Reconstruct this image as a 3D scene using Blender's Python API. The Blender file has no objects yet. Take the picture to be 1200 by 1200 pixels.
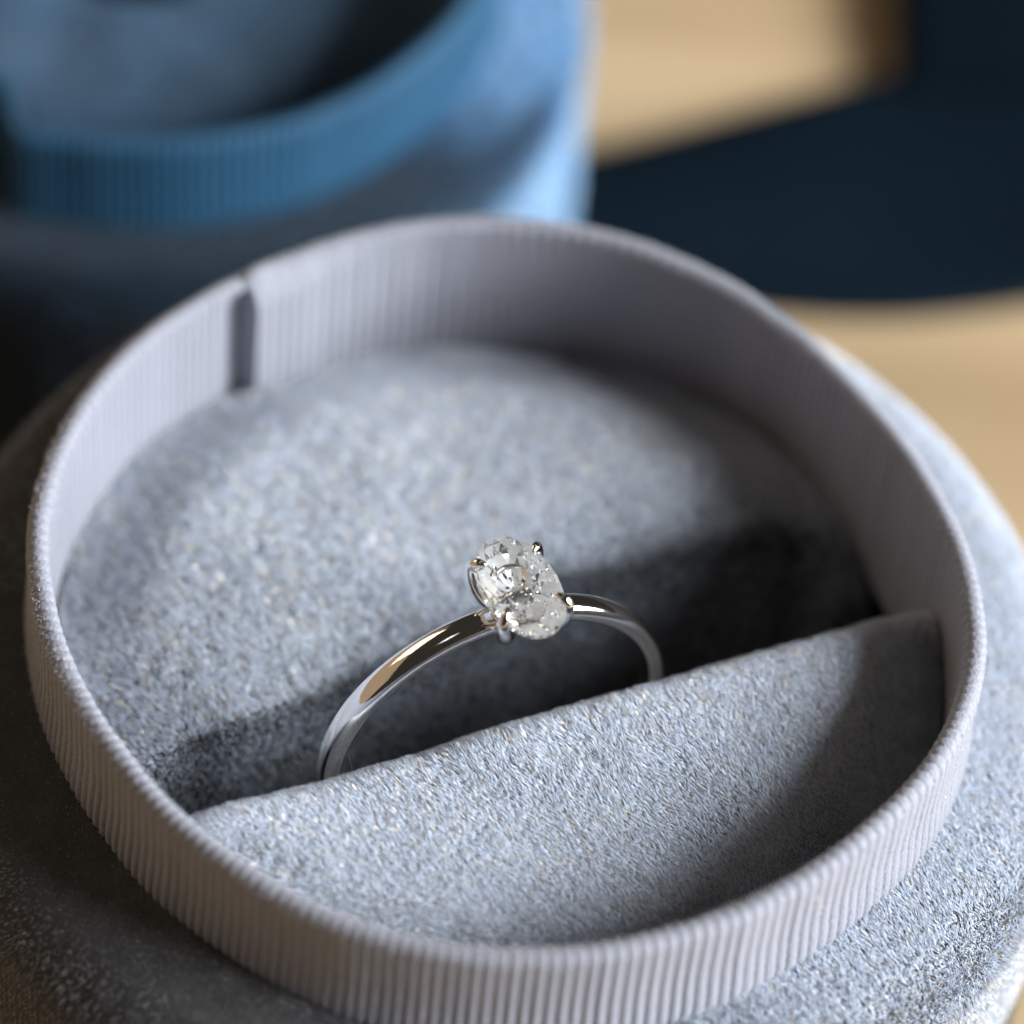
import bpy, math, random
import numpy as np
from mathutils import Vector, Matrix
rng = np.random.default_rng(7)
S = 0.001                       # everything below is written in millimetres
sc = bpy.context.scene
COL = sc.collection
# ------------------------------------------------------------------ camera
cam_d = bpy.data.cameras.new('camera'); cam = bpy.data.objects.new('camera', cam_d); COL.objects.link(cam)
rgt = Vector((0.9945219, 0.07934679, 0.06804621)); upv = Vector((-0.10452846, 0.75493429, 0.64741642)); fwd = Vector((0, 0.65098257, -0.75909268))
M = Matrix((rgt, upv, -fwd)).transposed().to_4x4()
M.translation = Vector((-0.1128, -109.0867, 130.3805)) * S
cam.matrix_world = M
cam_d.sensor_width = 36; cam_d.lens = 135
cam_d.clip_start = 0.01; cam_d.clip_end = 20
cam_d.dof.use_dof = True; cam_d.dof.focus_distance = 0.1668; cam_d.dof.aperture_fstop = 17
cam_d.dof.aperture_blades = 9
sc.camera = cam
# ------------------------------------------------------------------ light
w = bpy.data.worlds.new('World'); sc.world = w; w.use_nodes = True
bg = w.node_tree.nodes['Background']; bg.inputs[0].default_value = (1.0, 0.86, 0.74, 1); bg.inputs[1].default_value = 0.032
def area(name, az, el, dist, sx, sy, power, colr):
    l = bpy.data.lights.new(name, 'AREA'); l.shape = 'RECTANGLE'; l.size = sx; l.size_y = sy; l.energy = power; l.color = colr
    o = bpy.data.objects.new(name, l); COL.objects.link(o)
    a, e = math.radians(az), math.radians(el)
    d = Vector((math.cos(a)*math.cos(e), math.sin(a)*math.cos(e), math.sin(e)))
    o.location = d*dist; o.rotation_euler = d.to_track_quat('Z', 'Y').to_euler()
    return o
area('window_light', -6, 23.5, 0.75, 0.46, 0.34, 20.0, (0.90, 0.955, 1.0))
area('warm_room_light', 178, 16, 1.1, 2.7, 1.0, 3.1, (1.0, 0.70, 0.44))
area('added_light', 70, 58, 0.8, 0.15, 0.11, 0.15, (1.0, 0.93, 0.82))  # added overhead light for facet sparkle, no such lamp known
area('added_light', -110, 66, 0.8, 0.09, 0.14, 0.10, (0.95, 0.97, 1.0))  # second added light, only there to make facets sparkle
area('added_light', 150, 33, 0.8, 0.36, 0.26, 0.95, (1.0, 0.83, 0.58))  # added warm fill for the shaded right side of the cushions
sc.view_settings.view_transform = 'Standard'; sc.view_settings.look = 'None'
sc.view_settings.exposure = 0.0; sc.view_settings.gamma = 1.0
sc.cycles.max_bounces = 16; sc.cycles.transmission_bounces = 16; sc.cycles.glossy_bounces = 8; sc.cycles.diffuse_bounces = 4
sc.cycles.transparent_max_bounces = 8; sc.cycles.caustics_reflective = True; sc.cycles.caustics_refractive = True
sc.cycles.sample_clamp_indirect = 12.0; sc.cycles.blur_glossy = 0.3
sc.cycles.use_denoising = True; sc.cycles.denoiser = 'OPENIMAGEDENOISE'; sc.cycles.denoising_input_passes = 'RGB_ALBEDO_NORMAL'
# ------------------------------------------------------------------ helpers
def npmesh(name, verts, faces, mats, parent=None, smooth=True, midx=None):
    """verts (n,3) in mm; faces: (m,k) array or list of index lists"""
    me = bpy.data.meshes.new(name)
    v = np.asarray(verts, dtype=np.float32)*S
    if isinstance(faces, np.ndarray):
        m, k = faces.shape
        me.vertices.add(len(v)); me.vertices.foreach_set('co', v.ravel())
        me.loops.add(m*k); me.loops.foreach_set('vertex_index', faces.astype(np.int32).ravel())
        me.polygons.add(m); me.polygons.foreach_set('loop_start', (np.arange(m)*k).astype(np.int32))
        try: me.polygons.foreach_set('loop_total', np.full(m, k, dtype=np.int32))
        except Exception: pass
    else:
        me.from_pydata([tuple(map(float, p)) for p in v], [], [list(map(int, f)) for f in faces])
    for mt in (mats if isinstance(mats, (list, tuple)) else [mats]): me.materials.append(mt)
    if midx is not None: me.polygons.foreach_set('material_index', midx.astype(np.int32))
    me.polygons.foreach_set('use_smooth', np.full(len(me.polygons), bool(smooth)))
    me.update(calc_edges=True); me.validate(verbose=False)
    o = bpy.data.objects.new(name, me); COL.objects.link(o)
    if parent: o.parent = parent
    return o
def empty(name, label, cat, loc=(0, 0, 0), group=None):
    o = bpy.data.objects.new(name, None); COL.objects.link(o); o.location = Vector(loc)*S
    o.empty_display_size = 0.01; o['label'] = label; o['category'] = cat
    if group: o['group'] = group
    return o
def grid_faces(nu, nv, wrap=False):
    """vertex index = i*nv + j ; i in nu (wraps), j in nv"""
    i = np.arange(nu if wrap else nu-1); j = np.arange(nv-1)
    I, J = np.meshgrid(i, j, indexing='ij'); I2 = (I+1) % nu
    return np.stack([I*nv+J, I2*nv+J, I2*nv+J+1, I*nv+J+1], -1).reshape(-1, 4)
def sm(x, a, b):
    t = np.clip((x-a)/(b-a), 0, 1); return t*t*(3-2*t)
def vnoise(x, y, seed=0):
    """smooth value noise on numpy arrays, -1..1"""
    r = np.random.default_rng(seed); T = r.uniform(-1, 1, (64, 64))
    xi = np.floor(x).astype(int); yi = np.floor(y).astype(int); fx = x-xi; fy = y-yi
    fx = fx*fx*(3-2*fx); fy = fy*fy*(3-2*fy)
    g = lambda a, b: T[a % 64, b % 64]
    return (g(xi, yi)*(1-fx)+g(xi+1, yi)*fx)*(1-fy)+(g(xi, yi+1)*(1-fx)+g(xi+1, yi+1)*fx)*fy
# ------------------------------------------------------------------ materials
def mat(name):
    m = bpy.data.materials.new(name); m.use_nodes = True
    nt = m.node_tree; p = nt.nodes['Principled BSDF']; return m, nt, p
def fibre_mat(name, c, rough=0.45, sheen=0.5, spec=0.5, var=0.35, warm=None, sheen_tint=(0.9, 0.94, 1, 1)):
    m, nt, p = mat(name)
    g = nt.nodes.new('ShaderNodeNewGeometry'); r = nt.nodes.new('ShaderNodeValToRGB')
    r.color_ramp.elements[0].color = (c[0]*(1-var), c[1]*(1-var), c[2]*(1-var*.9), 1)
    r.color_ramp.elements[1].color = (min(1, c[0]*(1+var)), min(1, c[1]*(1+var)), min(1, c[2]*(1+var)), 1)
    nt.links.new(g.outputs['Random Per Island'], r.inputs[0]); nt.links.new(r.outputs[0], p.inputs['Base Color'])
    p.inputs['Roughness'].default_value = rough; p.inputs['Specular IOR Level'].default_value = spec
    p.inputs['Sheen Weight'].default_value = sheen; p.inputs['Sheen Roughness'].default_value = 0.35
    p.inputs['Sheen Tint'].default_value = sheen_tint
    return m
def glint_mat(name, c):
    m, nt, p = mat(name); p.inputs['Base Color'].default_value = (*c, 1); p.inputs['Metallic'].default_value = 0.85
    p.inputs['Roughness'].default_value = 0.42; return m
def cloth_mat(name, c, nscale=900, bump=0.3, sheen=0.4, rough=0.75, dist=0.0001, var=0.15):
    m, nt, p = mat(name)
    tc = nt.nodes.new('ShaderNodeTexCoord'); n = nt.nodes.new('ShaderNodeTexNoise'); n.inputs['Scale'].default_value = nscale; n.inputs['Detail'].default_value = 4
    nt.links.new(tc.outputs['Object'], n.inputs['Vector'])
    r = nt.nodes.new('ShaderNodeValToRGB'); r.color_ramp.elements[0].position = .3; r.color_ramp.elements[1].position = .7
    r.color_ramp.elements[0].color = (c[0]*(1-var), c[1]*(1-var), c[2]*(1-var), 1); r.color_ramp.elements[1].color = (c[0]*(1+var), c[1]*(1+var), c[2]*(1+var), 1)
    nt.links.new(n.outputs['Fac'], r.inputs[0]); nt.links.new(r.outputs[0], p.inputs['Base Color'])
    b = nt.nodes.new('ShaderNodeBump'); b.inputs['Strength'].default_value = bump; b.inputs['Distance'].default_value = dist
    nt.links.new(n.outputs['Fac'], b.inputs['Height']); nt.links.new(b.outputs[0], p.inputs['Normal'])
    p.inputs['Roughness'].default_value = rough; p.inputs['Sheen Weight'].default_value = sheen; p.inputs['Sheen Roughness'].default_value = .4
    p.inputs['Specular IOR Level'].default_value = .3 if 'ribbon' in name else .05
    return m
M_backing = cloth_mat('slot_shade_backing', (.018, .018, .019), sheen=0)  # near-black for the rear half, slot shade put into the colour
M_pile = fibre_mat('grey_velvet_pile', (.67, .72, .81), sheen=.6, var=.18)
M_wallpile = fibre_mat('grey_pile_dimmed', (.40, .43, .49), sheen=.3, var=.18)  # darker copy of the pile, colour lowered where the wall is overlit
M_glint = glint_mat('warm_fibre_glint', (.66, .52, .32))
M_backing_front = cloth_mat('grey_velvet_ground', (.24, .25, .28), sheen=0)  # paler copy for the front half, without the painted slot shade
M_wallcloth = cloth_mat('grey_stretched_velvet', (.06, .058, .06), bump=.5, sheen=.05)  # dark ground, shows through thinned pile to imitate shade
M_ribbon = cloth_mat('grey_grosgrain_ribbon', (.265, .265, .305), nscale=6200, bump=.9, sheen=.35, dist=.00007, rough=.6, var=.10)
M_fuzz = fibre_mat('ribbon_thread', (.5, .5, .54), sheen=.2)
M_bpile = fibre_mat('blue_velvet_pile', (.20, .42, .68), sheen=.3)
M_bcush = cloth_mat('blue_cushion_velvet', (.045, .085, .14), nscale=900, bump=.8, sheen=.3, dist=.0003, var=.3)
M_bribbon = cloth_mat('blue_grosgrain_ribbon', (.012, .060, .118), nscale=3500, bump=.3, sheen=.05, dist=.00003, rough=.6)
M_bvelvet = cloth_mat('blue_velvet', (.012, .022, .035), nscale=1500, bump=.8, sheen=.5, dist=.0003, var=.3)  # near-black ground, stands in for front shade under thinned pile
M_navy = cloth_mat('navy_satin', (.0034, .0082, .0135), nscale=50, bump=.1, sheen=.0, rough=.5, var=.2)
def metal():
    m, nt, p = mat('polished_platinum'); p.inputs['Base Color'].default_value = (.86, .845, .82, 1); p.inputs['Metallic'].default_value = 1
    tc = nt.nodes.new('ShaderNodeTexCoord'); n = nt.nodes.new('ShaderNodeTexNoise'); n.inputs['Scale'].default_value = 700; n.inputs['Detail'].default_value = 5
    mp = nt.nodes.new('ShaderNodeMapRange'); mp.inputs[3].default_value = .04; mp.inputs[4].default_value = .13
    nt.links.new(tc.outputs['Object'], n.inputs['Vector']); nt.links.new(n.outputs['Fac'], mp.inputs[0]); nt.links.new(mp.outputs[0], p.inputs['Roughness'])
    mg = nt.nodes.new('ShaderNodeMapping'); mg.inputs['Scale'].default_value = (900, 7000, 5000); mg.inputs['Rotation'].default_value = (.3, .5, .9)
    h = nt.nodes.new('ShaderNodeTexNoise'); h.inputs['Scale'].default_value = 1; h.inputs['Detail'].default_value = 3
    nt.links.new(tc.outputs['Object'], mg.inputs[0]); nt.links.new(mg.outputs[0], h.inputs['Vector'])
    b = nt.nodes.new('ShaderNodeBump'); b.inputs['Strength'].default_value = .16; b.inputs['Distance'].default_value = .00002
    nt.links.new(h.outputs['Fac'], b.inputs['Height']); nt.links.new(b.outputs[0], p.inputs['Normal'])
    return m
M_metal = metal()
def diamond():
    m, nt, p = mat('diamond'); nt.nodes.remove(p); out = nt.nodes['Material Output']
    g = nt.nodes.new('ShaderNodeBsdfGlass'); g.inputs['IOR'].default_value = 1.62; g.inputs['Roughness'].default_value = 0.0; g.inputs['Color'].default_value = (1, 1, 1, 1)
    d = nt.nodes.new('ShaderNodeBsdfTranslucent'); d.inputs[0].default_value = (1, 1, 1, 1); d2 = nt.nodes.new('ShaderNodeBsdfDiffuse'); d2.inputs[0].default_value = (1, 1, 1, 1)
    ms = nt.nodes.new('ShaderNodeMixShader'); ms.inputs[0].default_value = .8; nt.links.new(d.outputs[0], ms.inputs[1]); nt.links.new(d2.outputs[0], ms.inputs[2])
    gl = nt.nodes.new('ShaderNodeBsdfGlossy'); gl.inputs['Roughness'].default_value = .16
    m3 = nt.nodes.new('ShaderNodeMixShader'); m3.inputs[0].default_value = .22; nt.links.new(ms.outputs[0], m3.inputs[1]); nt.links.new(gl.outputs[0], m3.inputs[2]); ms = m3
    mx = nt.nodes.new('ShaderNodeMixShader'); mx.inputs[0].default_value = .03
    nt.links.new(g.outputs[0], mx.inputs[1]); nt.links.new(ms.outputs[0], mx.inputs[2]); nt.links.new(mx.outputs[0], out.inputs[0]); return m
M_dia = diamond()
def pavilion():                                  # back facets act as mirrors; whitened to put the stone's brilliance into colour
    m, nt, p = mat('diamond_back_facets'); p.inputs['Base Color'].default_value = (.97, .97, .97, 1); p.inputs['Metallic'].default_value = .35
    p.inputs['Roughness'].default_value = .12; return m
M_pav = pavilion()
M_mir, _nt, _p = mat('diamond_mirror_facets'); _p.inputs['Base Color'].default_value = (.96, .97, 1, 1); _p.inputs['Metallic'].default_value = 1; _p.inputs['Roughness'].default_value = .04  # mirror copy for random back facets, imitates a sparkle pattern
def wood():
    m, nt, p = mat('pale_wood'); N = nt.nodes; L = nt.links
    tc = N.new('ShaderNodeTexCoord'); mp = N.new('ShaderNodeMapping'); mp.inputs['Scale'].default_value = (6, 60, 20); mp.inputs['Rotation'].default_value = (0, 0, math.radians(8))
    L.new(tc.outputs['Object'], mp.inputs[0])
    n = N.new('ShaderNodeTexNoise'); n.inputs['Scale'].default_value = 1.0; n.inputs['Detail'].default_value = 6; n.inputs['Distortion'].default_value = 1.2; L.new(mp.outputs[0], n.inputs['Vector'])
    r = N.new('ShaderNodeValToRGB'); r.color_ramp.elements[0].position = .35; r.color_ramp.elements[1].position = .65
    r.color_ramp.elements[0].color = (.37, .255, .14, 1); r.color_ramp.elements[1].color = (.52, .375, .22, 1)
    L.new(n.outputs['Fac'], r.inputs[0]); L.new(r.outputs[0], p.inputs['Base Color'])
    n2 = N.new('ShaderNodeTexNoise'); n2.inputs['Scale'].default_value = 12; mp2 = N.new('ShaderNodeMapping'); mp2.inputs['Scale'].default_value = (8, 300, 20); L.new(tc.outputs['Object'], mp2.inputs[0]); L.new(mp2.outputs[0], n2.inputs['Vector'])
    b = N.new('ShaderNodeBump'); b.inputs['Strength'].default_value = .25; b.inputs['Distance'].default_value = .0003; L.new(n2.outputs['Fac'], b.inputs['Height']); L.new(b.outputs[0], p.inputs['Normal'])
    p.inputs['Roughness'].default_value = .5; return m
M_wood = wood()
# ------------------------------------------------------------------ table
TZ = -35.0
def table():
    P = 900.0; n = 2; x = np.linspace(-P, P, 61)
    X, Y = np.meshgrid(x, x, indexing='ij'); Z = np.full_like(X, TZ)
    o = npmesh('table_top', np.stack([X, Y, Z], -1).reshape(-1, 3), grid_faces(61, 61), M_wood)
    mod = o.modifiers.new('thickness', 'SOLIDIFY'); mod.thickness = 0.025; mod.offset = -1
    o['kind'] = 'structure'
table()
# ------------------------------------------------------------------ collar
RIM = np.array([(-171, 20.8), (-162, 20.5), (-150, 20.15), (-139, 20.0), (-127, 20.2), (-116, 20.4), (-108, 20.6), (-99, 20.85), (-90, 20.9), (-83, 20.9), (-75, 20.8), (-65, 20.6), (-53, 20.45), (-43, 20.5), (-33, 20.7), (-22, 21.0), (-11, 21.1), (-1, 20.8), (11, 20.2), (21, 19.75), (35, 19.6), (50, 19.8), (63, 20.4), (73, 20.8), (83, 21.0), (94, 21.2), (106, 21.15), (118, 20.85), (127, 20.6), (134, 20.7), (146, 20.95), (158, 21.1), (172, 21.05)])
def rim_r(th):                          # th radians -> radius of the top of the collar
    d = np.degrees(th); k = 5.0
    A = np.concatenate([RIM[:, 0]-360, RIM[:, 0], RIM[:, 0]+360]); R = np.tile(RIM[:, 1], 3)
    return sum(np.interp((d+o+180) % 360-180, A, R) for o in (-12, -8, -4, 0, 4, 8, 12))/7
SEAM = math.radians(132.0)
def collar(name, mt, parent, rfun, seam, zbase=-6.1, zin=-9.5, dent=None, nrib=236):
    nt_, prof = nrib*10, []
    hw = .48
    # profile (offset along radius, z, rib weight)
    for z in np.linspace(zbase, -.8, 12): prof.append((hw+.22*sm(-z, 3.0, 6.0), z, 1.0, 1))
    for a in np.linspace(0, 180, 13)[1:-1]:
        prof.append((hw*math.cos(math.radians(a)), -.62+.62*math.sin(math.radians(a))**.8, .85, 1 if a < 90 else -1))
    for z in np.linspace(-.8, zin, 16): prof.append((-hw, z, .8, -1))
    prof = np.array(prof); npf = len(prof)
    th = np.linspace(-math.pi, math.pi, nt_, endpoint=False)
    # rib phase: coarser where the ribbon overlaps itself behind the seam
    dens = 1.0 - .22*((th > seam-1.1) & (th < seam)) + .08*np.sin(3*th+1)
    ph = np.cumsum(dens); ph = ph/ph[-1]*nrib
    jit = 1+.18*vnoise(ph.round(), ph*0, 3)
    w_ = np.abs(np.sin(math.pi*ph))**.5            # rounded rib, narrow valley
    rib = (w_-.7)*.15*jit
    ds = (th-seam+math.pi) % (2*math.pi)-math.pi
    step = .62*(1-sm(ds, -.012, .004))*sm(ds, -.5, -.05) - .5*sm(ds, -.012, .004)*(1-sm(ds, .035, .075))  # >0: bulges inwards
    wob = .10*vnoise(th*3.1, th*0+2, 5)+.04*vnoise(th*11, th*0+2, 8)
    R = rfun(th)+wob
    TH = np.repeat(th[:, None], npf, 1)
    off = prof[None, :, 0] + rib[:, None]*prof[None, :, 2]*prof[None, :, 3]
    ins = (prof[None, :, 3] < 0)
    off = off - np.where(ins, step[:, None]*sm(-prof[None, :, 1], .1, 1.3), 0)
    Z = np.repeat(prof[None, :, 1], nt_, 0).copy()
    top = np.exp(-((prof[:, 1]+.0)/.9)**2)
    Z += top[None]*((rib*.28)[:, None] + .12*vnoise(th*2.2, th*0+7, 9)[:, None] - (.14*np.exp(-(ds/.03)**2))[:, None] + (.18*sm(ds, -.12, -.02)*(1-sm(ds, -.02, 0)))[:, None])
    leanin = .35*sm(Z, -4, 0)*vnoise(th*1.3, th*0+4, 12)[:, None]*0
    RR = R[:, None]+off+leanin
    V = np.stack([RR*np.cos(TH), RR*np.sin(TH), Z], -1).reshape(-1, 3)
    return npmesh(name, V, grid_faces(nt_, npf, True), mt, parent)
def fuzz(parent, rfun, n):
    th = rng.uniform(-math.pi, math.pi, n); k = rng.uniform(0, 1, n)
    a = rng.uniform(0, math.pi, n); top = k < .45; outs = (k > .45) & (k < .72)
    z = np.where(top, -.5+.5*np.sin(a), -rng.uniform(.5, 6.0, n)); off = np.where(top, .48*np.cos(a), np.where(outs, .5+.22*sm(-z, 3, 6), -.5))
    nr = np.where(top, np.cos(a), np.where(outs, 1, -1)); nz = np.where(top, np.sin(a), 0)
    c, s_ = np.cos(th), np.sin(th); r = rfun(th)+off
    N = np.stack([nr*c, nr*s_, nz], -1); D = rng.normal(0, .9, (n, 3)); L = rng.uniform(.08, .22, n)
    o = pile('thread_fuzz', np.stack([r*c, r*s_, z], -1), N, D, L, rng.uniform(.006, .011, n), [M_fuzz, M_glint], None, glint=.05); o.parent = parent
# ------------------------------------------------------------------ box body: shoulder and wall
def body(name, mt, parent, zbot, rfun, rw=26.3, ribs=True, n=900):
    pr = [(20.2, -6.6)] + [(r, -5.95-.05*(r-20)) for r in np.linspace(20.6, 23.6, 8)]
    z0 = pr[-1][1]
    for a in np.linspace(8, 90, 12):
        a = math.radians(a); pr.append((23.6+(rw-23.6)*math.sin(a), z0-3.2*(1-math.cos(a))))
    zz = pr[-1][1]
    for z in np.linspace(zz, zbot+1.2, 26)[1:]: pr.append((rw+.25*sm(zz-z, 0, 25), z))
    for a in np.linspace(0, 90, 5)[1:]:
        a = math.radians(a); pr.append((rw+.25-1.2*(1-math.cos(a)), zbot+1.2-1.2*math.sin(a)))
    pr.append((1.0, zbot))
    pr = np.array(pr); th = np.linspace(-math.pi, math.pi, n, endpoint=False)
    nr = 420
    rb = .06*(np.abs(np.sin(nr/2*th))-.5) if ribs else 0*th
    wgt = sm(-pr[:, 1], 7.2, 9.0)
    wob = .14*vnoise(th*2.7, th*0+.5, 21)
    RR = pr[None, :, 0]+(rb)[:, None]*wgt[None]+wob[:, None]
    Z = np.repeat(pr[None, :, 1], n, 0) + .12*vnoise(th*3.3, th*0+1.5, 22)[:, None]*(pr[None, :, 0] < 25)*(pr[None, :, 1] > -10)
    RR = np.where((pr[None, :, 1] > -6.7), np.maximum(RR, rfun(th)[:, None]+.12), RR)
    V = np.stack([RR*np.cos(th)[:, None], RR*np.sin(th)[:, None], Z], -1).reshape(-1, 3)
    return npmesh(name, V, grid_faces(n, len(pr), True), mt, parent), pr
# ------------------------------------------------------------------ pile fibres
def pile(name, P, N, D, L, R, mats, parent, glint=.02, third=None):
    """one thin three-sided fibre per row: P root, N surface normal, D lean, L length, R radius"""
    n = len(P)
    ax = N + D; ax /= np.linalg.norm(ax, axis=1)[:, None]
    t = np.cross(ax, np.array([0.3, 0.5, 0.81])+rng.normal(0, .4, (n, 3))); t /= np.linalg.norm(t, axis=1)[:, None]
    b = np.cross(ax, t)
    V = np.empty((n, 4, 3))
    for k in range(3):
        a = 2*math.pi*k/3; V[:, k] = P + R[:, None]*(math.cos(a)*t+math.sin(a)*b) - N*.03
    V[:, 3] = P + ax*L[:, None]
    base = np.arange(n)[:, None]*4
    F = np.stack([base+np.array([0, 1, 3]), base+np.array([1, 2, 3]), base+np.array([2, 0, 3])], 1).reshape(-1, 3)
    mi = (rng.random(n) < glint).astype(int)
    if third is not None: mi = np.where((mi == 0) & third, 2, mi)
    mi = np.repeat(mi, 3)
    o = npmesh(name, V.reshape(-1, 3), F, mats, parent, smooth=False, midx=mi)
    o['kind'] = 'stuff'
    return o
# ------------------------------------------------------------------ cushions
AL = math.radians(27.6); U = np.array([math.cos(AL), math.sin(AL)]); Vv = np.array([-math.sin(AL), math.cos(AL)])
RC = np.array([-.03, -4.4])
RIN = 20.0
def front_z(x, y):
    v = (x-RC[0])*Vv[0]+(y-RC[1])*Vv[1]; u = (x-RC[0])*U[0]+(y-RC[1])*U[1]
    r = np.hypot(x, y)
    z = -2.85 + .8*sm(-u, 8, 17) - 2.3*sm(r, 16.3, 20.6)*(.2+.8*sm(-v, 1, 7)) - 1.9*sm(-v, 3, 14)
    d = v+3.8                                    # roll into the slot
    z = z - 6.5*np.clip(d/3.3, 0, 1)**2.6
    return z + .10*vnoise(x*.35, y*.35, 31) - .02*np.abs(u)
def rear_z(x, y):
    v = (x-RC[0])*Vv[0]+(y-RC[1])*Vv[1]; u = (x-RC[0])*U[0]+(y-RC[1])*U[1]
    r = np.hypot(x, y)
    z = -5.6 - 1.5*sm(r, 14.8, 20.8) - 1.3*sm(y, 10, 20.5)
    w0 = 6.1+.15*np.clip(u, -16, 7); fall = np.clip((w0-v)/(w0-.6), 0, 1); fall = np.where(fall < .3, fall**2/.6+0*fall, fall-.15)/.85
    g = 1-.65*sm(np.abs(u), 16.0, 19.5)
    z = z - 13.0*fall**1.15*g - .9*sm(-v, -11, -5)
    return z + .14*vnoise(x*.3, y*.3, 33)
def cushion(name, fz, sgn, parent, label):
    n = 150
    u = np.linspace(-20.5, 20.5, n); 
    vmin, vmax = (-17.5, -.62) if sgn < 0 else (.62, 25.0)
    t = np.linspace(0, 1, n)
    vv = vmin+(vmax-vmin)*(1-(1-t)**1.7) if sgn < 0 else vmin+(vmax-vmin)*t**1.5
    Ug, Vg = np.meshgrid(u, vv, indexing='ij')
    # squeeze the grid into the disc
    X = RC[0]+Ug*U[0]+Vg*Vv[0]; Y = RC[1]+Ug*U[1]+Vg*Vv[1]
    r = np.hypot(X, Y); Z = fz(X, Y)
    lim = rim_r(np.arctan2(Y, X))-.5; k = np.minimum(1, lim/np.maximum(r, 1e-6)); Xc, Yc = X*k, Y*k
    Zc = np.where(k < 1, np.minimum(fz(Xc, Yc), 0) - (r-lim)*1.5, Z); Zc = np.maximum(Zc, -17)
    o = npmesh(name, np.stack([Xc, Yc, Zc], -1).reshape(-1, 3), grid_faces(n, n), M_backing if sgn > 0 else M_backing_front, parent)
    o['label'] = label
    return o
def cushion_pile(fz, sgn, cnt, parent):
    x = rng.uniform(-20.1, 20.1, cnt*5); y = rng.uniform(-20.1, 20.1, cnt*5)
    v = (x-RC[0])*Vv[0]+(y-RC[1])*Vv[1]; r = np.hypot(x, y)
    ok = (r < rim_r(np.arctan2(y, x))-.6) & ((v < -.66) if sgn < 0 else (v > .66)); x, y = x[ok], y[ok]
    e = .02; z = fz(x, y); gx = (fz(x+e, y)-z)/e; gy = (fz(x, y+e)-z)/e
    slope = np.sqrt(1+gx**2+gy**2)
    keep = rng.random(len(x)) < slope/3.0; x, y, z, gx, gy = x[keep], y[keep], z[keep], gx[keep], gy[keep]
    x, y, z, gx, gy = x[:cnt], y[:cnt], z[:cnt], gx[:cnt], gy[:cnt]
    N = np.stack([-gx, -gy, np.ones_like(gx)], -1); N /= np.linalg.norm(N, axis=1)[:, None]
    n = len(x)
    nx = .22*vnoise(x*.4, y*.4, 48)+.20*vnoise(x*1.6, y*1.6, 41)+.16*vnoise(x*4.5, y*4.5, 42); ny = .22*vnoise(x*.4, y*.4, 49)+.20*vnoise(x*1.6, y*1.6, 43)+.16*vnoise(x*4.5, y*4.5, 44)
    v_ = (x-RC[0])*Vv[0]+(y-RC[1])*Vv[1]; u_ = (x-RC[0])*U[0]+(y-RC[1])*U[1]; lay = sm(v_+.9*vnoise(x*.45, y*.45, 47)-.20*np.minimum(u_, 5), 2.0, 8.4) if sgn > 0 else 1+0*x        # the nap lies over on the flat, stands up near the slot to darken it
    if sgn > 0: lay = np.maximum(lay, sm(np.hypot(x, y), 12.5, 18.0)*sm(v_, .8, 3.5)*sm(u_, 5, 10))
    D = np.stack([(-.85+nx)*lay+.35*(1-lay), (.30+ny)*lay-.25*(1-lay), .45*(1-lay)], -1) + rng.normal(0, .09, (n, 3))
    L = rng.uniform(.22, .36, n)*(1+.15*vnoise(x*3, y*3, 45))*(1 if sgn < 0 else 1.15); R = rng.uniform(.013, .022, n)*(1 if sgn < 0 else 1.2)*(.16+.12*sm(u_, 4, 14)+.84*lay-.12*sm(u_, 4, 14)*lay)  # fibres thinned near the slot so dark backing stands in for shade
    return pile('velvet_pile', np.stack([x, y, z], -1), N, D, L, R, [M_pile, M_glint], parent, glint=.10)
box = empty('ring_box', 'round grey velvet ring box with pale ribbed ribbon collar, open and holding the diamond ring', 'ring box', (0, 0, TZ))
class Rel:                                       # children are written in world mm, shift them under the empty
    pass
def under(o, root):
    o.parent = root; o.location = -root.location
    return o
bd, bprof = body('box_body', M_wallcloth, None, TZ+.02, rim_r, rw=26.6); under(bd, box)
cl = collar('ribbon_collar', M_ribbon, None, rim_r, SEAM); under(cl, box)
fuzz(cl, rim_r, 26000)
cf = under(cushion('cushion', front_z, -1, None, 'front velvet cushion half rising beside the ring slot'), box)
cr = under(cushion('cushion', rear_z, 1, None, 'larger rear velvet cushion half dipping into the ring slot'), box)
cushion_pile(front_z, -1, 300000, None).parent = cf
cushion_pile(rear_z, 1, 235000, None).parent = cr
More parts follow.
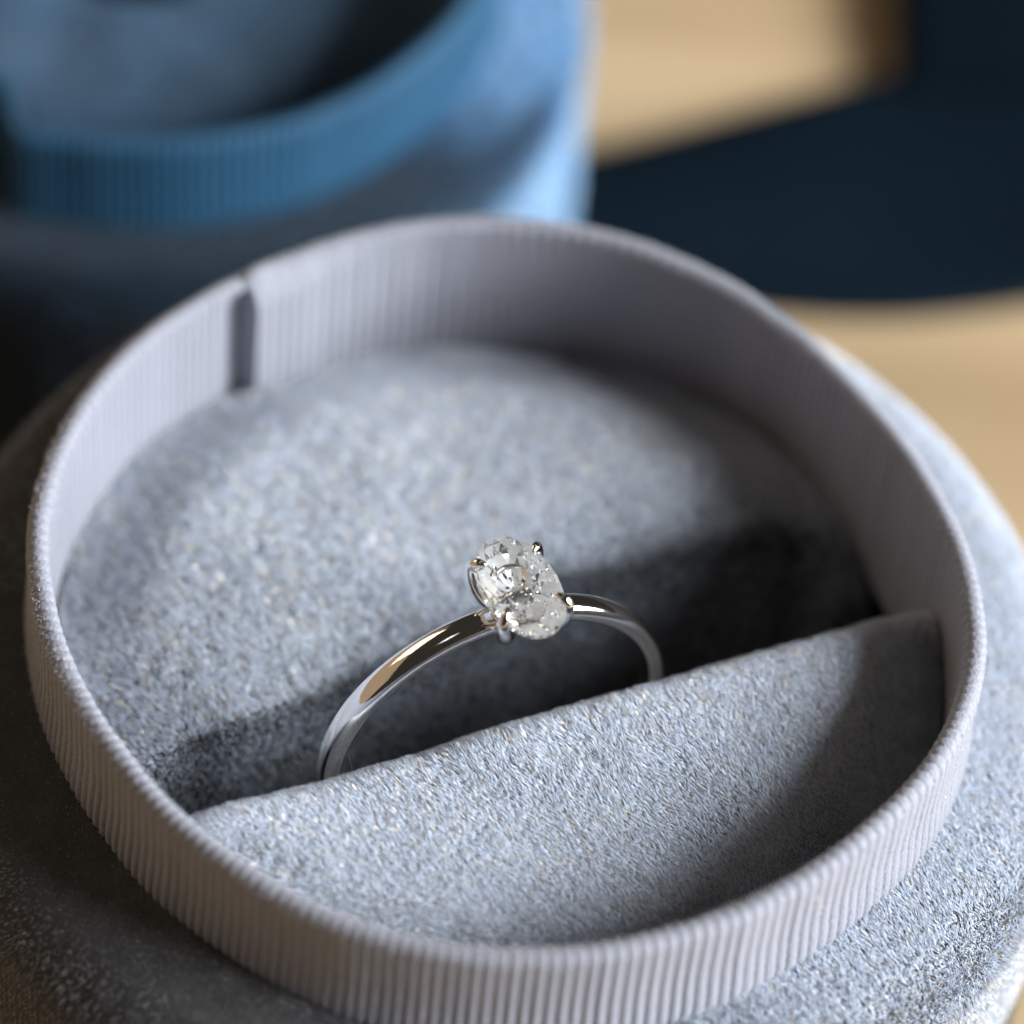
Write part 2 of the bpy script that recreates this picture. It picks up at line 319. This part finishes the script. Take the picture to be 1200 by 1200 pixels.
def body_pile(bd=None, n=190000, mats=None, rfun=None, sc_=1.0, front=False, bprof=None):
    seg = np.hypot(*np.diff(bprof, axis=0).T); 
    a, b = 1, len(bprof)-8
    s = np.concatenate([[0], np.cumsum(seg)])
    smax = s[a] + (20.0 if front else 15.0)
    q = s[a] + (smax-s[a])*rng.random(n)**1.25; th = np.where(rng.random(n) < .66, rng.normal(-.25, .75, n), rng.uniform(-math.pi, math.pi, n)); th = (th+math.pi) % (2*math.pi)-math.pi  # denser on the right; sparse left leaves dark ground as shade
    
    r = np.interp(q, s, bprof[:, 0]); z = np.interp(q, s, bprof[:, 1]); r2 = np.interp(q+.05, s, bprof[:, 0]); z2 = np.interp(q+.05, s, bprof[:, 1])
    hide = front & (np.sin(th) > .75)
    r, z, r2, z2, th, q = (A[~hide] for A in (r, z, r2, z2, th, q)); ok = r > rfun(th)+.62; r, z, r2, z2, th, q = (A[ok] for A in (r, z, r2, z2, th, q)); n = len(th)
    wall = sm(-z, 7.5, 10.0)
    # on the wall the pile stands in fine upright columns
    cols = 420; thq = (np.round(th*cols/(2*math.pi)-.5)+.5)*2*math.pi/cols + rng.normal(0, .0028, n)
    th = np.where(rng.random(n) < wall, thq, th)
    r = r + .14*vnoise(th*2.7, th*0+.5, 21); z = z + .12*vnoise(th*3.3, th*0+1.5, 22)*(r < 25)*(z > -10)
    c, s_ = np.cos(th), np.sin(th)
    tr, tz = (r2-r+1e-9), (z2-z)
    tr = np.interp(q+.05, s, bprof[:, 0])-np.interp(q, s, bprof[:, 0]); tz = np.interp(q+.05, s, bprof[:, 1])-np.interp(q, s, bprof[:, 1])
    l = np.hypot(tr, tz); nr, nz = -tz/l, tr/l
    N = np.stack([nr*c, nr*s_, nz], -1)
    T = np.stack([tr/l*c, tr/l*s_, tz/l], -1)
    lx = .35*vnoise(th*26, q*1.6, 51)+.2*vnoise(th*90, q*4.5, 52)
    C = np.stack([-s_, c, 0*c], -1)
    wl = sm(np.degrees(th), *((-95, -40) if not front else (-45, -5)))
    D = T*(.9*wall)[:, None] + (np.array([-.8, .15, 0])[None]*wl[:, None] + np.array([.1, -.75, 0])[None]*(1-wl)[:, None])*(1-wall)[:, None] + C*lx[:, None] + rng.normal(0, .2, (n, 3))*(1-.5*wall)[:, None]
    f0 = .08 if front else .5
    thin = (f0+(1-f0)*np.maximum(wl, wall*sm(np.degrees(th), -80, -35)))*(1-.62*sm(-np.cos(th), .05, .45)*(1-wall*.5))  # pile thinned at left and front, imitating shade by the dark ground
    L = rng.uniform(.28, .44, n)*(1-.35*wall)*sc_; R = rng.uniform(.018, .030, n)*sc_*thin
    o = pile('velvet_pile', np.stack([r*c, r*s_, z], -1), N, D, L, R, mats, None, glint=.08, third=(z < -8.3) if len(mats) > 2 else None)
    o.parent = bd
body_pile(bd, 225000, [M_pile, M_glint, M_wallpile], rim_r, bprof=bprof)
def lint():
    V = []; F = []
    spots = [(-13.0, -3.4, 26, 2.2), (-8, -9.5, 8, 2.5), (6, -12, 9, 5.0), (2, 6, 5, 6.0), (13, -8, 8, 3.5)]
    for cx, cy, cnt, spread in spots:
        for _ in range(cnt):
            x, y = rng.normal(cx, spread), rng.normal(cy, spread*.6)
            if math.hypot(x, y) > 18.5: continue
            fz = front_z if ((x-RC[0])*Vv[0]+(y-RC[1])*Vv[1]) < -.7 else rear_z
            z = float(fz(np.array([x]), np.array([y]))[0])+.25
            p = np.array([x, y, z]); d = rng.normal(0, 1, 3); d[2] = abs(d[2])*.8+.15; d /= np.linalg.norm(d)
            k = rng.normal(0, .35, 3); L = rng.uniform(.5, 1.5)/7; r0 = rng.uniform(.006, .011); b = len(V)
            for i in range(8):
                a1 = np.cross(d, [.3, .2, .9]); a1 /= np.linalg.norm(a1); a2 = np.cross(d, a1)
                for q in range(3): V.append(p+r0*(1-.08*i)*(math.cos(2.094*q)*a1+math.sin(2.094*q)*a2))
                p = p+d*L; d = d+k*.5; d /= np.linalg.norm(d)
            for i in range(7):
                for q in range(3): F.append([b+i*3+q, b+i*3+(q+1) % 3, b+(i+1)*3+(q+1) % 3, b+(i+1)*3+q])
    o = npmesh('stray_hair', np.array(V), F, M_fuzz, None); o['kind'] = 'stuff'; o.parent = cr
lint()
# ------------------------------------------------------------------ ring
ringc = Vector((RC[0], RC[1], -6.5)); RR = 7.86
ring = empty('diamond_ring', 'slim polished platinum solitaire ring standing in the cushion slot, oval diamond on top', 'ring', tuple(ringc + Vector((0, 0, -RR))))
e1 = np.array([U[0], U[1], 0]); e2 = np.array([Vv[0], Vv[1], 0]); e3 = np.array([0, 0, 1.])
def band():
    na, ns = 260, 28
    a = np.linspace(0, 2*math.pi, na, endpoint=False)
    p = np.linspace(0, 2*math.pi, ns, endpoint=False)
    # D profile: domed outside (+radial), flatter inside
    cx = .66*np.sign(np.cos(p))*np.abs(np.cos(p))**.85; cy = np.sin(p)
    cy = np.where(cy > 0, .50*cy**.95, -.41*np.abs(cy)**.55)
    rad = RR + cy[None]; side = np.repeat(cx[None], na, 0)
    # slightly narrower towards the head
    th = np.abs((a-math.pi/2+math.pi) % (2*math.pi)-math.pi); k = 1-.10*(1-sm(th, 0, 1.2)); side = side*k[:, None]
    P = np.array([*ringc])[None, None] + rad[..., None]*(np.cos(a)[:, None, None]*e1+np.sin(a)[:, None, None]*e3) + side[..., None]*e2
    F = grid_faces(na, ns, True); V = P.reshape(-1, 3)
    last = np.array([[i*ns+ns-1, ((i+1) % na)*ns+ns-1, ((i+1) % na)*ns, i*ns] for i in range(na)])
    return npmesh('band', V, np.concatenate([F, last])[:, ::-1], M_metal, None)
def put(o, root=ring): return under(o, root)
put(band())
SC = np.array([.57, -4.07+.0, 3.05])             # centre of the girdle
def loc2w(p):                                    # x along the band, y across it (towards the rear), z up
    p = np.asarray(p, float); return SC + p[..., :1]*e1 + p[..., 1:2]*e2 + p[..., 2:3]*e3
def tube(name, path, rads, mt, ns=14, flat=None, cap=True):
    """smooth tube through local points with radius per point, rounded ends"""
    path = np.array(path, float); rads = np.array(rads, float)
    t = np.linspace(0, len(path)-1, (len(path)-1)*8+1); out = []
    def cr(A, t):
        i = min(int(t), len(A)-2); f = t-i
        p0, p1, p2, p3 = A[max(i-1, 0)], A[i], A[i+1], A[min(i+2, len(A)-1)]
        return .5*((2*p1)+(-p0+p2)*f+(2*p0-5*p1+4*p2-p3)*f*f+(-p0+3*p1-3*p2+p3)*f**3)
    C = np.array([cr(path, k) for k in t]); R = np.array([cr(rads[:, None], k)[0] for k in t])
    T = np.gradient(C, axis=0); T /= np.linalg.norm(T, axis=1)[:, None]
    # round caps
    cs, cT, cR = [C[0]-T[0]*R[0]*math.sin(a) for a in (1.5, 1.1, .6)], [T[0]]*3, [R[0]*math.cos(a) for a in (1.5, 1.1, .6)]
    ce, eT, eR = [C[-1]+T[-1]*R[-1]*math.sin(a) for a in (.6, 1.1, 1.5)], [T[-1]]*3, [R[-1]*math.cos(a) for a in (.6, 1.1, 1.5)]
    C = np.array(cs+list(C)+ce); T = np.array(cT+list(T)+eT); R = np.array(cR+list(R)+eR)
    ref = np.array([.31, .17, .2]); A_ = np.cross(T, ref); A_ /= np.linalg.norm(A_, axis=1)[:, None]; B_ = np.cross(T, A_)
    p = np.linspace(0, 2*math.pi, ns, endpoint=False)
    P = C[:, None]+R[:, None, None]*(np.cos(p)[None, :, None]*A_[:, None]+np.sin(p)[None, :, None]*B_[:, None])
    V = P.reshape(-1, 3); m = len(C)
    F = [[i*ns+j, i*ns+(j+1) % ns, (i+1)*ns+(j+1) % ns, (i+1)*ns+j] for i in range(m-1) for j in range(ns)]
    F += [list(range(ns))[::-1], [(m-1)*ns+j for j in range(ns)]]
    return V, F
GA, GB = 1.74, 2.9                              # girdle half axes (along, across the band)
for sx, sy in ((-1, 1), (1, 1), (1, -1), (-1, -1)):
    gx, gy = sx*1.36, sy*1.55
    path = [(gx*.28, gy*.22, -1.55), (gx*.62, gy*.56, -1.62), (gx*.90, gy*.88, -1.15), (gx*1.08, gy*1.07, -.35), (gx*1.10, gy*1.09, .12), (gx*.99, gy*.98, .42), (gx*.86, gy*.86, .50)]
    V, F = tube('claw_prong', path, [.36, .42, .42, .35, .28, .23, .14], M_metal)
    put(npmesh('claw_prong', loc2w(V), F, M_metal, None))
# gallery cup where the claws meet the band
V, F = tube('gallery', [(-.75, 0, -1.75), (-.3, 0, -1.62), (.3, 0, -1.62), (.75, 0, -1.75)], [.5, .55, .55, .5], M_metal)
put(npmesh('gallery', loc2w(V), F, M_metal, None))
def rail():
    a = np.linspace(0, 2*math.pi, 72, endpoint=False); p = np.linspace(0, 2*math.pi, 12, endpoint=False)
    C = np.stack([1.12*np.cos(a), 1.45*np.sin(a), -1.0+0*a], -1); o_ = np.stack([np.cos(a), np.sin(a), 0*a], -1)
    P = C[:, None]+.17*(np.cos(p)[None, :, None]*o_[:, None]+np.sin(p)[None, :, None]*np.array([0, 0, 1.]))
    F = [[i*12+j, ((i+1) % 72)*12+j, ((i+1) % 72)*12+(j+1) % 12, i*12+(j+1) % 12] for i in range(72) for j in range(12)]
    put(npmesh('gallery_rail', loc2w(P.reshape(-1, 3)), F, M_metal, None))
rail()
def stone():
    n = 16; V = []; F = []
    def ringpts(k, z, s, m, off=0.0):
        idx = []
        for i in range(m):
            a = 2*math.pi*(i+off)/m; V.append((GA*s*math.cos(a), GB*s*math.sin(a), z)); idx.append(len(V)-1)
        return idx
    G1 = ringpts(0, .07, 1, 16); G0 = ringpts(0, -.07, 1, 16)
    K = ringpts(0, .30, .84, 8, .5)              # kite shoulders
    Tb = ringpts(0, .46, .64, 8)                 # table corners
    for i in range(16): F.append([G0[i], G0[(i+1) % 16], G1[(i+1) % 16], G1[i]])
    F.append(Tb)
    for i in range(8):
        a = (2*i) % 16; b = (2*i+1) % 16; c = (2*i+2) % 16; t0, t1 = Tb[i], Tb[(i+1) % 8]; k = K[i]; kp = K[(i-1) % 8]
        F.append([k, t1, t0])                    # star
        F.append([G1[a], G1[b], k]); F.append([G1[b], G1[c], k])     # upper halves
        F.append([t0, kp, G1[a]]); F.append([t0, G1[a], k])         # kite split
    jr = np.random.default_rng(5)
    def jit(ids, a_, b_):
        for i in ids: x_, y_, z_ = V[i]; k_ = 1+jr.uniform(-a_, a_); V[i] = (x_*k_, y_*k_, z_+jr.uniform(-b_, b_))
    Q = [ringpts(0, -.07, .999, 24, 0)] + [ringpts(0, z_, k_, 24, .5*(n_ % 2 == 0)) for n_, (z_, k_) in enumerate([(-.34, .86), (-.62, .70), (-.90, .52), (-1.16, .34), (-1.38, .17)])]
    for q_ in Q[1:]: jit(q_, .025, .075)
    V.append((0.05, .15, -1.55)); cu = len(V)-1
    for lv in range(5):
        A, B = Q[lv], Q[lv+1]
        for i in range(24):
            j = (i+1) % 24
            if lv % 2 == 0: F.append([A[j], A[i], B[i]]); F.append([A[j], B[i], B[j]])
            else: F.append([A[j], A[i], B[j]]); F.append([A[i], B[i], B[j]])
    for i in range(24): F.append([Q[5][(i+1) % 24], Q[5][i], cu])
    V = np.array(V)
    o = npmesh('oval_diamond', loc2w(V), F, [M_dia, M_pav, M_mir], None, smooth=False, midx=np.array([(2 if jr.random() < .30 else 1) if V[f, 2].min() < -.1 else 0 for f in F])); return o
put(stone())
# ------------------------------------------------------------------ blue box behind
bc = np.array([-24.5, 55.0, -11.0])
blue = empty('ring_box', 'round blue velvet ring box with teal ribbed collar standing behind the grey one', 'ring box', (bc[0], bc[1], TZ))
def blue_r(th):
    d = (np.degrees(th)+99) ; d = (d+180) % 360-180
    return 20.1 - 3.0*sm(-d, 0, 8)*(1-sm(-d, 16, 45)) + .25*np.exp(-(d/4)**2)
def shift(o):
    o.parent = blue; o.location = Vector(bc)*S - blue.location; return o
bb, bprof2 = body('box_body', M_bvelvet, None, TZ-bc[2]+.02, blue_r, rw=25.6); shift(bb)
body_pile(bb, 40000, [M_bpile, M_glint], blue_r, 1.9, True, bprof2)
shift(collar('ribbon_collar', M_bribbon, None, blue_r, math.radians(150), nrib=200))
def dome():
    n = 90; th = np.linspace(-math.pi, math.pi, n, endpoint=False); r = np.linspace(0.2, 1, 30)
    T, Rr = np.meshgrid(th, r, indexing='ij'); RM = Rr*20.0
    X, Y = RM*np.cos(T), RM*np.sin(T)
    v = X*Vv[0]+Y*Vv[1]
    Z = -5.2-2.8*sm(RM, 12, 20)-4.5*np.exp(-((v-9)/2.2)**2) + .3*vnoise(X*.3, Y*.3, 61)
    return npmesh('cushion', np.stack([X, Y, Z], -1).reshape(-1, 3), np.concatenate([grid_faces(n, 30, True)]), M_bcush, None)
shift(dome())
# ------------------------------------------------------------------ navy ribbon
def ribbon():
    n, m = 80, 24
    t = np.linspace(0, 1, n)
    def spl(pts):
        pts = np.array(pts, float); k = np.linspace(0, 1, len(pts)); return np.stack([np.interp(t, k, pts[:, c]) for c in range(3)], -1)
    def smooth(A):
        for _ in range(60): A[1:-1] = .25*A[:-2]+.5*A[1:-1]+.25*A[2:]
        return A
    topE = smooth(spl([(-6, 58, TZ+1), (3, 61.5, TZ+1), (11, 66, TZ+1), (21, 71.5, TZ+1.0), (33, 77, TZ+1.2), (60, 92, TZ+1.5)]))
    botE = smooth(spl([(-6, 52, TZ+1), (4, 51, TZ+.6), (13, 50, TZ+.4), (22, 50.5, TZ+.4), (33, 54, TZ+.5), (62, 68, TZ+1)]))
    s = np.linspace(0, 1, m)
    P = topE[:, None]*(1-s)[None, :, None]+botE[:, None]*s[None, :, None]
    P[..., 2] += 1.2*np.sin(math.pi*s)[None]*(.6+.4*np.sin(7*t))[:, None]
    root = empty('ribbon', 'dark navy satin ribbon lying folded on the wooden table behind the boxes', 'ribbon', (15, 58, TZ))
    o = npmesh('ribbon_tail', P.reshape(-1, 3), grid_faces(n, m), M_navy, None); under(o, root)
    md = o.modifiers.new('thickness', 'SOLIDIFY'); md.thickness = .0004; md.offset = 0
    A = smooth(spl([(21, 70, TZ+1.5), (20.5, 80, TZ+2), (22, 90, TZ+2.5), (25, 105, TZ+3)]))
    B = smooth(spl([(62, 74, TZ+1.5), (60, 84, TZ+2), (58, 95, TZ+3), (60, 108, TZ+4)]))
    P = A[:, None]*(1-s)[None, :, None]+B[:, None]*s[None, :, None]; P[..., 2] += 1.5*np.sin(math.pi*s)[None]
    o = npmesh('ribbon_loop', P.reshape(-1, 3), grid_faces(n, m), M_navy, None); under(o, root)
    md = o.modifiers.new('thickness', 'SOLIDIFY'); md.thickness = .0004; md.offset = 0
ribbon()
